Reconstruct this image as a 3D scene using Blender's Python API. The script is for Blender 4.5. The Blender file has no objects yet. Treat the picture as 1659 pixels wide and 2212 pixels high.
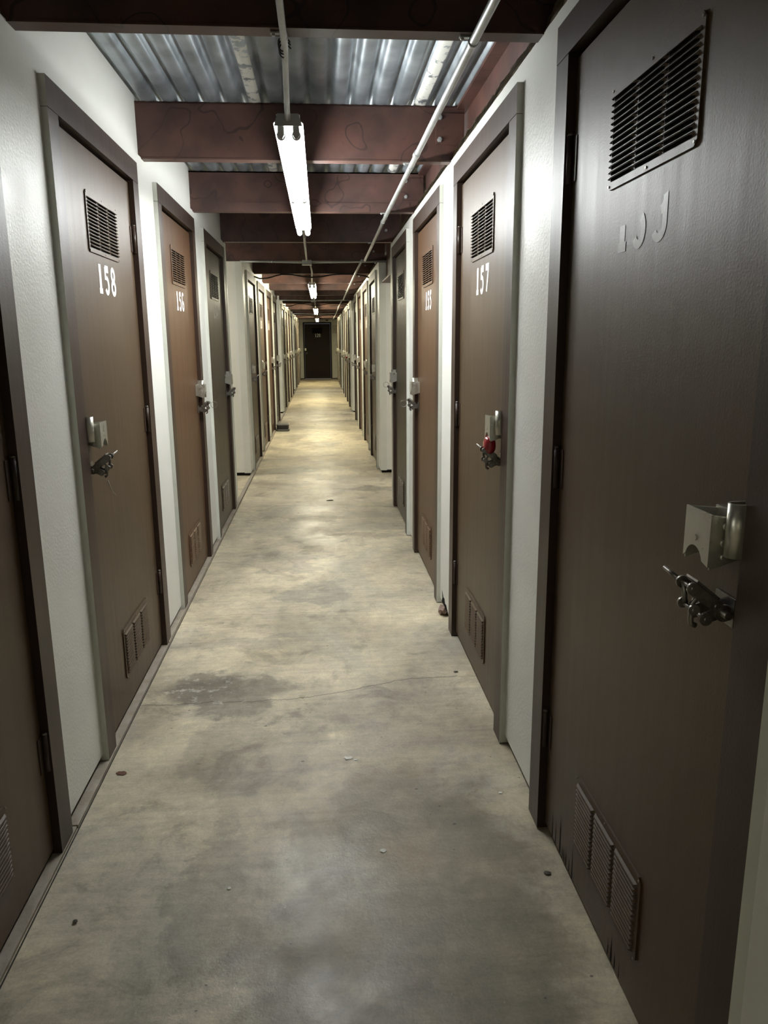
import bpy, bmesh, math, random
from mathutils import Vector, Matrix
random.seed(7)
C = bpy.context.scene.collection
SC = bpy.context.scene
PI = math.pi

# ------------------------------------------------------------------ camera, world, exposure
FOC, PITCH, YAW, ROLL, EYE = 1647.7, 0.2204, 0.0795, -0.0077, 1.43
cam_d = bpy.data.cameras.new('camera')
cam = bpy.data.objects.new('camera', cam_d); C.objects.link(cam)
cam_d.sensor_fit = 'HORIZONTAL'; cam_d.sensor_width = 36.0
cam_d.lens = FOC / 1659.0 * 36.0
cam_d.clip_start = 0.02; cam_d.clip_end = 200
F = Vector((math.sin(YAW) * math.cos(PITCH), math.cos(YAW) * math.cos(PITCH), -math.sin(PITCH)))
R0 = Vector((math.cos(YAW), -math.sin(YAW), 0)); U0 = R0.cross(F)
RR = R0 * math.cos(ROLL) + U0 * math.sin(ROLL); UU = RR.cross(F)
cam.matrix_world = Matrix(((RR.x, UU.x, -F.x, 0), (RR.y, UU.y, -F.y, 0), (RR.z, UU.z, -F.z, EYE), (0, 0, 0, 1)))
SC.camera = cam

w = bpy.data.worlds.new('world'); SC.world = w; w.use_nodes = True
w.node_tree.nodes['Background'].inputs[0].default_value = (0.9, 0.95, 1.0, 1)
w.node_tree.nodes['Background'].inputs[1].default_value = 0.02
SC.view_settings.view_transform = 'Standard'
SC.view_settings.look = 'None'
SC.view_settings.gamma = 1.0
SC.view_settings.use_curve_mapping = False
SC.view_settings.exposure = 3.12
TUBE_STRENGTH = [14.5, 14.0, 14.0, 13.0]
TUBE_COLOR = [(0.96, 0.99, 0.975), (1.0, 0.935, 0.70), (1.0, 0.90, 0.60), (1.0, 0.88, 0.55)]
AISLE_STRENGTH = 5.0
WORN_TUBE = 0.30
REAR_STRENGTH = 1.6
NEAR_AISLE_STRENGTH = 2.2
AISLE_COLOR = (1.0, 0.96, 0.87)

# ------------------------------------------------------------------ materials
def mat(name, col, rough=0.5, metal=0.0, spec=0.5, var=0.0, vscale=3.0, vcol=None, bump=0.0, bscale=80.0, rvar=0.0, rscale=5.0, coat=0.0):
    m = bpy.data.materials.new(name); m.use_nodes = True
    nt = m.node_tree; b = nt.nodes['Principled BSDF']
    b.inputs['Roughness'].default_value = rough
    b.inputs['Metallic'].default_value = metal
    b.inputs['Specular IOR Level'].default_value = spec
    b.inputs['Coat Weight'].default_value = coat
    b.inputs['Coat Roughness'].default_value = 0.25
    b.inputs['Base Color'].default_value = (*col, 1)
    g = nt.nodes.new('ShaderNodeNewGeometry')
    if var > 0:
        n = nt.nodes.new('ShaderNodeTexNoise'); n.inputs['Scale'].default_value = vscale
        n.inputs['Detail'].default_value = 6; n.inputs['Roughness'].default_value = 0.6
        nt.links.new(g.outputs['Position'], n.inputs['Vector'])
        r = nt.nodes.new('ShaderNodeValToRGB'); r.color_ramp.elements[0].position = 0.3; r.color_ramp.elements[1].position = 0.7
        c2 = vcol if vcol else tuple(c * (1 - var) for c in col)
        r.color_ramp.elements[0].color = (*c2, 1); r.color_ramp.elements[1].color = (*col, 1)
        nt.links.new(n.outputs['Fac'], r.inputs['Fac']); nt.links.new(r.outputs['Color'], b.inputs['Base Color'])
    if rvar > 0:
        n = nt.nodes.new('ShaderNodeTexNoise'); n.inputs['Scale'].default_value = rscale; n.inputs['Detail'].default_value = 5
        nt.links.new(g.outputs['Position'], n.inputs['Vector'])
        mr = nt.nodes.new('ShaderNodeMapRange'); mr.inputs['From Min'].default_value = .3; mr.inputs['From Max'].default_value = .7
        mr.inputs['To Min'].default_value = rough - rvar; mr.inputs['To Max'].default_value = rough + rvar
        nt.links.new(n.outputs['Fac'], mr.inputs['Value']); nt.links.new(mr.outputs[0], b.inputs['Roughness'])
    if bump > 0:
        n = nt.nodes.new('ShaderNodeTexNoise'); n.inputs['Scale'].default_value = bscale; n.inputs['Detail'].default_value = 3
        nt.links.new(g.outputs['Position'], n.inputs['Vector'])
        bp = nt.nodes.new('ShaderNodeBump'); bp.inputs['Strength'].default_value = bump; bp.inputs['Distance'].default_value = 0.004
        nt.links.new(n.outputs['Fac'], bp.inputs['Height']); nt.links.new(bp.outputs[0], b.inputs['Normal'])
    return m

M_WHITE = mat('white_wall_paint', (0.69, 0.69, 0.65), 0.44, var=0.05, vscale=2.0, bump=0.3, bscale=110, rvar=0.05)
M_WHITE2 = mat('grey_white_paint', (0.62, 0.63, 0.57), 0.45, var=0.08, vscale=6.0, bump=0.2, bscale=120)
M_CREAM = mat('cream_wall_paint', (0.70, 0.69, 0.62), 0.42, var=0.06, vscale=2.5, bump=0.15, bscale=140)
M_DARKGAP = mat('dark_gap', (0.012, 0.011, 0.010), 0.9, spec=0.1)
M_CAULK = mat('brown_dirty_caulk', (0.16, 0.115, 0.055), 0.85, var=0.8, vscale=45, vcol=(0.03, 0.02, 0.012), bump=0.9, bscale=60)
M_OXIDE = mat('red_oxide_primer', (0.19, 0.082, 0.062), 0.5, var=0.5, vscale=7.0, vcol=(0.125, 0.058, 0.046), bump=0.15, bscale=60, rvar=0.1)
M_EMT = mat('conduit_metal', (0.46, 0.48, 0.47), 0.45, metal=0.5, var=0.25, vscale=12)
M_STEEL = mat('stainless_steel', (0.62, 0.61, 0.54), 0.34, metal=0.85, var=0.12, vscale=25, rvar=0.08, rscale=30)
M_DULLSTEEL = mat('tarnished_steel', (0.30, 0.28, 0.25), 0.38, metal=0.85, var=0.5, vscale=60)
M_RED = mat('red_padlock_enamel', (0.33, 0.012, 0.018), 0.25, coat=0.5)
M_FIX = mat('fixture_white_enamel', (0.75, 0.76, 0.74), 0.35)
M_FIXGREY = mat('fixture_end_grey', (0.38, 0.38, 0.36), 0.5)
M_NUM = mat('white_stencil_paint', (0.80, 0.80, 0.76), 0.55, var=0.06, vscale=60)
M_NUMFAINT = mat('worn_stencil_paint', (0.34, 0.315, 0.285), 0.40, spec=.5, var=0.3, vscale=60, vcol=(0.22, 0.20, 0.18))
M_NUMMID = mat('thin_stencil_paint', (0.48, 0.46, 0.42), 0.5, var=0.35, vscale=70)
M_BLACKPL = mat('black_plastic', (0.012, 0.012, 0.013), 0.45)
M_GREYPL = mat('grey_plastic_rim', (0.10, 0.10, 0.095), 0.4)
M_CABLE = mat('black_cable', (0.012, 0.011, 0.010), 0.5)
M_PAPER = mat('sign_paper', (0.55, 0.53, 0.45), 0.7)
M_INK = mat('sign_ink', (0.10, 0.09, 0.08), 0.7)
M_LEAF = mat('dry_leaf', (0.06, 0.05, 0.035), 0.8)
M_CHIP = mat('pale_paint_chip', (0.78, 0.76, 0.70), 0.7)
M_PLASTER = mat('broken_plaster', (0.32, 0.22, 0.18), 0.9, var=0.5, vscale=60, bump=0.8, bscale=60)
M_SILL = mat('painted_sill', (0.34, 0.30, 0.25), 0.6, var=0.5, vscale=14, vcol=(0.24, 0.20, 0.15), bump=0.4, bscale=60)
M_GROUT = mat('dark_joint', (0.035, 0.03, 0.025), 0.9)

def brown_paint(name, col, top):
    """Door enamel: brush marks run vertically, small chips and scuffs."""
    m = bpy.data.materials.new(name); m.use_nodes = True
    nt = m.node_tree; N = nt.nodes; L = nt.links; b = N['Principled BSDF']
    b.inputs['Specular IOR Level'].default_value = 0.42
    g = N.new('ShaderNodeNewGeometry')
    mp = N.new('ShaderNodeMapping'); mp.inputs['Scale'].default_value = (30, 30, 1.6); L.new(g.outputs['Position'], mp.inputs['Vector'])
    n1 = N.new('ShaderNodeTexNoise'); n1.inputs['Scale'].default_value = 1.0; n1.inputs['Detail'].default_value = 4; L.new(mp.outputs[0], n1.inputs['Vector'])
    n2 = N.new('ShaderNodeTexNoise'); n2.inputs['Scale'].default_value = 2.3; n2.inputs['Detail'].default_value = 5; L.new(g.outputs['Position'], n2.inputs['Vector'])
    n3 = N.new('ShaderNodeTexNoise'); n3.inputs['Scale'].default_value = 190; n3.inputs['Detail'].default_value = 2; L.new(g.outputs['Position'], n3.inputs['Vector'])
    r = N.new('ShaderNodeValToRGB'); r.color_ramp.elements[0].position = .3; r.color_ramp.elements[1].position = .72
    r.color_ramp.elements[0].color = (*[c * .84 for c in col], 1); r.color_ramp.elements[1].color = (*[c * 1.08 for c in col], 1)
    mx = N.new('ShaderNodeMix'); mx.inputs[0].default_value = .35
    L.new(n2.outputs['Fac'], mx.inputs[2]); L.new(n1.outputs['Fac'], mx.inputs[3]); L.new(mx.outputs[0], r.inputs['Fac'])
    L.new(r.outputs[0], b.inputs['Base Color'])
    mr = N.new('ShaderNodeMapRange'); mr.inputs['To Min'].default_value = .37; mr.inputs['To Max'].default_value = .50
    L.new(n1.outputs['Fac'], mr.inputs['Value']); L.new(mr.outputs[0], b.inputs['Roughness'])
    b1 = N.new('ShaderNodeBump'); b1.inputs['Strength'].default_value = .10; b1.inputs['Distance'].default_value = .004; L.new(n1.outputs['Fac'], b1.inputs['Height'])
    b2 = N.new('ShaderNodeBump'); b2.inputs['Strength'].default_value = .16; b2.inputs['Distance'].default_value = .002; L.new(n3.outputs['Fac'], b2.inputs['Height'])
    L.new(b1.outputs[0], b2.inputs['Normal']); L.new(b2.outputs[0], b.inputs['Normal'])
    return m
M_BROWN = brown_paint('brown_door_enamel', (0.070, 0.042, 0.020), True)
M_BROWN_SHADE = brown_paint('shaded_brown_door_enamel', (0.043, 0.030, 0.017), True)  # same door enamel, darkened in colour where the lamp falls short
M_BROWN_LIT = brown_paint('lamplit_brown_door_enamel', (0.088, 0.041, 0.0165), True)  # same door enamel, lamplight painted in as a warmer tone
M_ENDDOOR = mat('dark_end_door_paint', (0.022, 0.014, 0.010), 0.6, spec=.25, var=.2, vscale=5)
M_FRAME = brown_paint('brown_frame_enamel', (0.042, 0.023, 0.015), True)

PATCHES = [(-.42, 2.95, .30, .26, (0.48, 0.48, 0.50), .9), (-.28, 2.45, .24, .30, (0.63, 0.63, 0.65), .7), (.17, 1.50, .44, .90, (0.52, 0.49, 0.45), .90), (-.33, 1.80, .10, .34, (0.60, 0.60, 0.60), .6),
           (-.02, 4.25, .22, .26, (0.60, 0.60, 0.64), .8), (-.36, 5.0, .22, .30, (0.68, 0.68, 0.71), .8), (.45, 7.45, .30, .16, (0.53, 0.50, 0.48), .8), (-.12, 4.9, .14, .26, (0.65, 0.65, 0.71), .7),
           (-.10, 1.25, .34, .22, (0.60, 0.60, 0.60), .7), (.28, 5.65, .30, .12, (0.68, 0.65, 0.63), .8), (-.1, 6.35, .62, .22, (0.71, 0.69, 0.67), .8), (-.35, 8.7, .35, .25, (0.58, 0.59, 0.58), .8),
           (.1, 9.2, .4, .3, (0.71, 0.71, 0.71), .7), (.30, 2.75, .34, .34, (0.76, 0.76, 0.82), .7), (.1, 15.2, .7, .5, (0.58, 0.55, 0.50), .8), (0, 22.6, .8, .6, (0.48, 0.48, 0.45), .8), (-.45, 3.62, .30, .08, (0.71, 0.71, 0.76), .7)]
def floor_material():
    m = bpy.data.materials.new('worn_concrete'); m.use_nodes = True
    nt = m.node_tree; N = nt.nodes; L = nt.links; b = N['Principled BSDF']
    g = N.new('ShaderNodeNewGeometry'); P = g.outputs['Position']
    def noise(scale, det=5, ro=.55, vec=None, dist=0.0):
        n = N.new('ShaderNodeTexNoise'); n.inputs['Scale'].default_value = scale; n.inputs['Detail'].default_value = det
        n.inputs['Roughness'].default_value = ro; n.inputs['Distortion'].default_value = dist
        L.new(vec if vec else P, n.inputs['Vector']); return n.outputs['Fac']
    def mapping(s, rot=0):
        mp = N.new('ShaderNodeMapping'); mp.inputs['Scale'].default_value = s; mp.inputs['Rotation'].default_value = (0, 0, rot)
        L.new(P, mp.inputs['Vector']); return mp.outputs[0]
    def ramp(v, p0, p1, c0, c1):
        r = N.new('ShaderNodeValToRGB'); r.color_ramp.elements[0].position = p0; r.color_ramp.elements[1].position = p1
        r.color_ramp.elements[0].color = c0; r.color_ramp.elements[1].color = c1; L.new(v, r.inputs['Fac']); return r.outputs[0]
    def mix(f, a, c, mode='MIX'):
        x = N.new('ShaderNodeMix'); x.data_type = 'RGBA'; x.blend_type = mode
        if isinstance(f, float): x.inputs[0].default_value = f
        else: L.new(f, x.inputs[0])
        for k, s in ((6, a), (7, c)):
            if isinstance(s, tuple): x.inputs[k].default_value = s
            else: L.new(s, x.inputs[k])
        return x.outputs[2]
    def mth(op, a, c=None, d=None):
        x = N.new('ShaderNodeMath'); x.operation = op
        for k, s in ((0, a), (1, c), (2, d)):
            if s is None: continue
            if isinstance(s, (int, float)): x.inputs[k].default_value = s
            else: L.new(s, x.inputs[k])
        return x.outputs[0]
    W = (1, 1, 1, 1); K = (0, 0, 0, 1)
    base = ramp(noise(1.5, 7, .6, dist=.4), .36, .60, (.36, .315, .235, 1), (.68, .60, .44, 1))
    # cool grey worn areas and yellowish areas
    cool = ramp(noise(1.1, 6, .62, mapping((1.3, .8, 1), .5), .7), .50, .66, K, W)
    base = mix(mth('MULTIPLY', cool, .62), base, (.36, .345, .30, 1))
    yel = ramp(noise(2.2, 5, .6, mapping((.8, 1.4, 1), 2.1)), .52, .70, K, W)
    base = mix(mth('MULTIPLY', yel, .5), base, (.66, .575, .40, 1))
    # trowel streaks that run across the aisle
    st = ramp(noise(1, 4, .6, mapping((1.6, 34, 1)), .5), .36, .68, (.90, .90, .90, 1), (1.07, 1.07, 1.06, 1))
    base = mix(1.0, base, st, 'MULTIPLY')
    # diagonal drag marks
    dg = ramp(noise(1, 3, .5, mapping((22, 1.3, 1), -.42), .3), .60, .70, (1, 1, 1, 1), (1.16, 1.16, 1.14, 1))
    base = mix(mth('MULTIPLY', ramp(noise(.9, 2), .45, .6, K, W), .8), base, mix(1.0, base, dg, 'MULTIPLY'))
    # blotches
    bl = ramp(noise(4.0, 7, .68, dist=.7), .54, .66, (1, 1, 1, 1), (.66, .65, .645, 1))
    base = mix(1.0, base, bl, 'MULTIPLY')
    mot = ramp(noise(15, 8, .75, dist=.4), .36, .66, (.80, .795, .79, 1), (1.12, 1.12, 1.11, 1))
    base = mix(1.0, base, mot, 'MULTIPLY')
    fine = ramp(noise(120, 4, .8), .3, .7, (.82, .82, .82, 1), (1.12, 1.12, 1.12, 1))
    base = mix(1.0, base, fine, 'MULTIPLY')
    # dark specks and pits
    v = N.new('ShaderNodeTexVoronoi'); v.inputs['Scale'].default_value = 9; L.new(mapping((1, 1.3, 1)), v.inputs['Vector'])
    sp = mth('LESS_THAN', v.outputs['Distance'], .055)
    gate = mth('GREATER_THAN', noise(2.7, 2), .55)
    base = mix(mth('MULTIPLY', mth('MULTIPLY', sp, gate), .75), base, (.06, .05, .042, 1))
    v2 = N.new('ShaderNodeTexVoronoi'); v2.inputs['Scale'].default_value = 17; L.new(P, v2.inputs['Vector'])
    sp2 = mth('LESS_THAN', v2.outputs['Distance'], .035)
    base = mix(mth('MULTIPLY', mth('MULTIPLY', sp2, mth('GREATER_THAN', noise(3.1, 2), .58)), .8), base, (.62, .60, .52, 1))
    v3 = N.new('ShaderNodeTexVoronoi'); v3.inputs['Scale'].default_value = 46; L.new(P, v3.inputs['Vector'])
    sc3 = N.new('ShaderNodeSeparateColor'); L.new(v3.outputs['Color'], sc3.inputs[0])
    sp3 = mth('MULTIPLY', mth('LESS_THAN', v3.outputs['Distance'], .075), mth('GREATER_THAN', sc3.outputs[0], .80))
    base = mix(mth('MULTIPLY', sp3, .55), base, (.72, .69, .60, 1))
    v4 = N.new('ShaderNodeTexVoronoi'); v4.inputs['Scale'].default_value = 24; L.new(mapping((1, 1.2, 1)), v4.inputs['Vector'])
    sc4 = N.new('ShaderNodeSeparateColor'); L.new(v4.outputs['Color'], sc4.inputs[0])
    sp4 = mth('MULTIPLY', mth('LESS_THAN', v4.outputs['Distance'], .085), mth('GREATER_THAN', sc4.outputs[1], .90))
    base = mix(mth('MULTIPLY', sp4, .7), base, (.07, .055, .045, 1))
    # two meandering cracks and the saw joints at the cross aisles
    sx = N.new('ShaderNodeSeparateXYZ'); L.new(P, sx.inputs[0]); X, Y = sx.outputs[0], sx.outputs[1]
    wob = mth('MULTIPLY', mth('SUBTRACT', noise(1, 6, .7, mapping((5, 0, 0))), .5), .09)
    def line(y0, rise, xa, xb, wid, xlo, xhi, amp=1.0):
        mr = N.new('ShaderNodeMapRange'); mr.interpolation_type = 'SMOOTHSTEP'; L.new(X, mr.inputs['Value'])
        mr.inputs['From Min'].default_value = xa; mr.inputs['From Max'].default_value = xb; mr.inputs['To Min'].default_value = 0; mr.inputs['To Max'].default_value = rise
        yc = mth('ADD', mth('ADD', mr.outputs[0], y0), mth('MULTIPLY', wob, amp))
        d = mth('ABSOLUTE', mth('SUBTRACT', Y, yc))
        k = N.new('ShaderNodeMapRange'); L.new(d, k.inputs['Value']); k.inputs['From Min'].default_value = wid; k.inputs['From Max'].default_value = wid * .35
        inside = mth('MULTIPLY', mth('GREATER_THAN', X, xlo), mth('LESS_THAN', X, xhi))
        return mth('MULTIPLY', k.outputs[0], inside)
    for f, a in ((line(2.905, .155, -.22, .48, .0042, -.8, .56), .72), (line(3.93, 0, 0, 1, .004, -.7, .16), .45), (line(3.20, -.16, .30, .62, .003, .33, .6), .3),
                 (line(6.72, 0, 0, 1, .006, -4, 4, .1), .4), (line(8.15, 0, 0, 1, .006, -4, 4, .1), .3)):
        base = mix(mth('MULTIPLY', f, a), base, (.045, .038, .03, 1))
    # patches with a place of their own: trodden grey-brown areas, damp marks, a mottled spill
    dn = N.new('ShaderNodeTexNoise'); dn.inputs['Scale'].default_value = 3.2; dn.inputs['Detail'].default_value = 7; dn.inputs['Roughness'].default_value = .65; L.new(P, dn.inputs['Vector'])
    sn = N.new('ShaderNodeSeparateColor'); L.new(dn.outputs['Color'], sn.inputs[0])
    dx = mth('MULTIPLY', mth('SUBTRACT', sn.outputs[0], .5), .75); dy = mth('MULTIPLY', mth('SUBTRACT', sn.outputs[1], .5), .9)
    XX = mth('ADD', X, dx); YY = mth('ADD', Y, dy)
    for (cx, cy, rx, ry, col, am) in PATCHES:
        ex = mth('DIVIDE', mth('SUBTRACT', XX, cx), rx); ey = mth('DIVIDE', mth('SUBTRACT', YY, cy), ry)
        dd = mth('SQRT', mth('ADD', mth('MULTIPLY', ex, ex), mth('MULTIPLY', ey, ey)))
        k = N.new('ShaderNodeMapRange'); k.interpolation_type = 'SMOOTHSTEP'; L.new(dd, k.inputs['Value']); k.inputs['From Min'].default_value = 1.08; k.inputs['From Max'].default_value = .72
        base = mix(mth('MULTIPLY', k.outputs[0], am), base, mix(1.0, base, (*col, 1), 'MULTIPLY'))
        base = base
    wh = ramp(noise(19, 6, .75), .55, .63, K, W)
    fx = mth('SUBTRACT', 1.0, mth('MULTIPLY', mth('ADD', mth('MULTIPLY', mth('ADD', XX, .56), mth('ADD', XX, .56)), mth('MULTIPLY', mth('MULTIPLY', mth('SUBTRACT', YY, 3.02), mth('SUBTRACT', YY, 3.02)), .8)), 9.0))
    fx = mth('MAXIMUM', fx, 0.0)
    base = mix(mth('MULTIPLY', mth('MULTIPLY', wh, fx), .8), base, (.60, .57, .50, 1))
    L.new(base, b.inputs['Base Color'])
    rg = N.new('ShaderNodeMapRange'); L.new(noise(3.0, 5, .65), rg.inputs['Value']); rg.inputs['From Min'].default_value = .3; rg.inputs['From Max'].default_value = .7
    rg.inputs['To Min'].default_value = .27; rg.inputs['To Max'].default_value = .58; L.new(rg.outputs[0], b.inputs['Roughness'])
    b.inputs['Specular IOR Level'].default_value = .42
    bp = N.new('ShaderNodeBump'); bp.inputs['Strength'].default_value = .22; bp.inputs['Distance'].default_value = .004
    L.new(noise(70, 5, .7), bp.inputs['Height']); L.new(bp.outputs[0], b.inputs['Normal'])
    return m
M_FLOOR = floor_material()

def deck_material():
    m = bpy.data.materials.new('galvanised_deck'); m.use_nodes = True
    nt = m.node_tree; N = nt.nodes; L = nt.links; b = N['Principled BSDF']
    g = N.new('ShaderNodeNewGeometry'); P = g.outputs['Position']
    n = N.new('ShaderNodeTexNoise'); n.inputs['Scale'].default_value = 6; n.inputs['Detail'].default_value = 6; L.new(P, n.inputs['Vector'])
    r = N.new('ShaderNodeValToRGB'); r.color_ramp.elements[0].position = .35; r.color_ramp.elements[1].position = .68
    r.color_ramp.elements[0].color = (.24, .275, .30, 1); r.color_ramp.elements[1].color = (.44, .49, .53, 1); L.new(n.outputs['Fac'], r.inputs['Fac'])
    vo = N.new('ShaderNodeTexVoronoi'); vo.inputs['Scale'].default_value = 60; L.new(P, vo.inputs['Vector'])
    # splashes of concrete slurry running along two ribs
    s = N.new('ShaderNodeSeparateXYZ'); L.new(P, s.inputs[0])
    def M(op, a, c):
        x = N.new('ShaderNodeMath'); x.operation = op
        for k, t in ((0, a), (1, c)):
            if isinstance(t, (int, float)): x.inputs[k].default_value = t
            else: L.new(t, x.inputs[k])
        return x.outputs[0]
    n2 = N.new('ShaderNodeTexNoise'); n2.inputs['Scale'].default_value = 14; n2.inputs['Detail'].default_value = 6; n2.inputs['Roughness'].default_value = .7; L.new(P, n2.inputs['Vector'])
    tot = None
    for x0, hw, lim in ((-.268, .026, .47), (.482, .024, .44)):
        a = M('LESS_THAN', M('ABSOLUTE', M('SUBTRACT', s.outputs[0], x0), 0), hw)
        k = M('MULTIPLY', a, M('GREATER_THAN', n2.outputs['Fac'], lim))
        tot = k if tot is None else M('MAXIMUM', tot, k)
    mx = N.new('ShaderNodeMix'); mx.data_type = 'RGBA'; L.new(tot, mx.inputs[0]); L.new(r.outputs[0], mx.inputs[6]); mx.inputs[7].default_value = (.62, .62, .58, 1)
    L.new(mx.outputs[2], b.inputs['Base Color'])
    L.new(M('MULTIPLY', M('SUBTRACT', 1, tot), .75), b.inputs['Metallic'])
    mr = N.new('ShaderNodeMapRange'); L.new(n.outputs['Fac'], mr.inputs['Value']); mr.inputs['To Min'].default_value = .32; mr.inputs['To Max'].default_value = .52
    L.new(mr.outputs[0], b.inputs['Roughness'])
    return m
M_DECK = deck_material()

def stained_oxide():
    m = bpy.data.materials.new('stained_red_oxide'); m.use_nodes = True
    nt = m.node_tree; N = nt.nodes; L = nt.links; b = N['Principled BSDF']
    g = N.new('ShaderNodeNewGeometry'); P = g.outputs['Position']
    n = N.new('ShaderNodeTexNoise'); n.inputs['Scale'].default_value = 5; n.inputs['Detail'].default_value = 6; L.new(P, n.inputs['Vector'])
    r = N.new('ShaderNodeValToRGB'); r.color_ramp.elements[0].position = .34; r.color_ramp.elements[1].position = .68
    r.color_ramp.elements[0].color = (.044, .021, .017, 1); r.color_ramp.elements[1].color = (.105, .047, .035, 1); L.new(n.outputs['Fac'], r.inputs['Fac'])
    # tide marks: contour lines of a slow noise
    n2 = N.new('ShaderNodeTexNoise'); n2.inputs['Scale'].default_value = 4.2; n2.inputs['Detail'].default_value = 1.5; L.new(P, n2.inputs['Vector'])
    def M(op, a, c):
        x = N.new('ShaderNodeMath'); x.operation = op
        for k, t in ((0, a), (1, c)):
            if isinstance(t, (int, float)): x.inputs[k].default_value = t
            else: L.new(t, x.inputs[k])
        return x.outputs[0]
    d = M('ABSOLUTE', M('SUBTRACT', n2.outputs['Fac'], .56), 0)
    k = M('MULTIPLY', M('LESS_THAN', d, .006), .7)
    n3 = N.new('ShaderNodeTexNoise'); n3.inputs['Scale'].default_value = 60; n3.inputs['Detail'].default_value = 4; L.new(P, n3.inputs['Vector'])
    k = M('ADD', k, M('MULTIPLY', M('GREATER_THAN', n3.outputs['Fac'], .66), .3))
    mx = N.new('ShaderNodeMix'); mx.data_type = 'RGBA'; L.new(k, mx.inputs[0]); L.new(r.outputs[0], mx.inputs[6]); mx.inputs[7].default_value = (.026, .013, .011, 1)
    L.new(mx.outputs[2], b.inputs['Base Color']); b.inputs['Roughness'].default_value = .5
    return m
M_BEAM = stained_oxide()

def emission(name, col, s):
    m = bpy.data.materials.new(name); m.use_nodes = True
    nt = m.node_tree; nt.nodes.clear()
    e = nt.nodes.new('ShaderNodeEmission'); e.inputs[0].default_value = (*col, 1); e.inputs[1].default_value = s
    o = nt.nodes.new('ShaderNodeOutputMaterial'); nt.links.new(e.outputs[0], o.inputs[0]); return m

# ------------------------------------------------------------------ mesh helpers
def BM(): return bmesh.new()
def box(bm, x0, x1, y0, y1, z0, z1, mi=0):
    vs = [bm.verts.new(p) for p in ((x0, y0, z0), (x1, y0, z0), (x1, y1, z0), (x0, y1, z0), (x0, y0, z1), (x1, y0, z1), (x1, y1, z1), (x0, y1, z1))]
    fs = []
    for q in ((3, 2, 1, 0), (4, 5, 6, 7), (0, 1, 5, 4), (1, 2, 6, 5), (2, 3, 7, 6), (3, 0, 4, 7)):
        f = bm.faces.new([vs[i] for i in q]); f.material_index = mi; fs.append(f)
    return fs
def tube(bm, pts, r, seg=12, caps=True, smooth=True, mi=0):
    pts = [Vector(p) for p in pts]; rings = []
    up = None
    for i, p in enumerate(pts):
        d = (pts[min(i + 1, len(pts) - 1)] - pts[max(i - 1, 0)]).normalized()
        a = Vector((0, 0, 1)) if abs(d.z) < .9 else Vector((0, 1, 0))
        if up is not None and abs(d.dot(up)) < .95: a = up
        s = d.cross(a).normalized(); t = s.cross(d).normalized(); up = t
        rr = r[i] if isinstance(r, (list, tuple)) else r
        rings.append([bm.verts.new(p + (s * math.cos(2 * PI * k / seg) + t * math.sin(2 * PI * k / seg)) * rr) for k in range(seg)])
    for A, B in zip(rings, rings[1:]):
        for k in range(seg):
            f = bm.faces.new((A[k], A[(k + 1) % seg], B[(k + 1) % seg], B[k])); f.smooth = smooth; f.material_index = mi
    if caps:
        for rg in (rings[0], rings[-1]):
            f = bm.faces.new(rg); f.material_index = mi
def prism(bm, poly, axis, a, b, mi=0):
    """poly: 2-D outline in the two axes left over (cyclic x,y,z order), extruded from a to b along axis."""
    def P(u, v, t):
        if axis == 0: return (t, u, v)
        if axis == 1: return (u, t, v)
        return (u, v, t)
    A = [bm.verts.new(P(u, v, a)) for u, v in poly]; B = [bm.verts.new(P(u, v, b)) for u, v in poly]
    for f in (bm.faces.new(A), bm.faces.new(B)): f.material_index = mi
    n = len(poly)
    for i in range(n):
        f = bm.faces.new((A[i], A[(i + 1) % n], B[(i + 1) % n], B[i])); f.material_index = mi
def mesh_of(name, bm, mats, bevel=0.0, fix=True):
    if fix: bmesh.ops.recalc_face_normals(bm, faces=bm.faces)
    if bevel > 0:
        es = [e for e in bm.edges if len(e.link_faces) == 2 and e.calc_face_angle(0) > 1.2]
        bmesh.ops.bevel(bm, geom=es, offset=bevel, segments=2, affect='EDGES', profile=.6)
    me = bpy.data.meshes.new(name); bm.to_mesh(me); bm.free()
    for m in (mats if isinstance(mats, (list, tuple)) else [mats]): me.materials.append(m)
    return me
def link(name, me, parent=None, loc=None, label=None):
    o = bpy.data.objects.new(name, me); C.objects.link(o)
    if parent: o.parent = parent
    if loc: o.location = loc
    if label: o['label'] = label
    return o
def obj(name, bm, mats, parent=None, bevel=0.0, label=None): return link(name, mesh_of(name, bm, mats, bevel), parent, label=label)
def tag(o, label=None, cat=None, group=None, kind=None):
    if label: o['label'] = label
    if cat: o['category'] = cat
    if group: o['group'] = group
    if kind: o['kind'] = kind
    return o
def empty(name, loc):
    o = bpy.data.objects.new(name, None); C.objects.link(o); o.location = loc; o.empty_display_size = .1; return o

# ------------------------------------------------------------------ layout numbers (metres)
XL, XR = -0.790, 0.630            # wall faces
ZWALL, ZDECK = 2.250, 2.487
FW, FTOP, ITOP = 1.130, 2.187, 2.101
JW = 0.094                        # jamb face width
# groups of four units: start of wall, end of wall, near edge of each door frame
REAR = (-7.1, -.80, ())          # plain stretch of wall behind the viewpoint
GROUPS = [(0.655, 6.90, (0.945, 2.478, 4.014, 5.530)),
          (8.35, 14.42, (8.640, 10.150, 11.660, 13.170)),
          (15.85, 21.92, (16.140, 17.650, 19.160, 20.670)),
          (23.35, 29.42, (23.640, 25.150, 26.660, 28.170))]
YEND = 30.5

# ------------------------------------------------------------------ setting: floor, walls, ceiling
bm = BM(); box(bm, -4.2, 4.2, -7.4, 31.2, -0.12, 0.0)
tag(obj('floor', bm, M_FLOOR), 'worn concrete floor of the storage corridor with stains and a hairline crack', 'floor', kind='structure')

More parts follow.
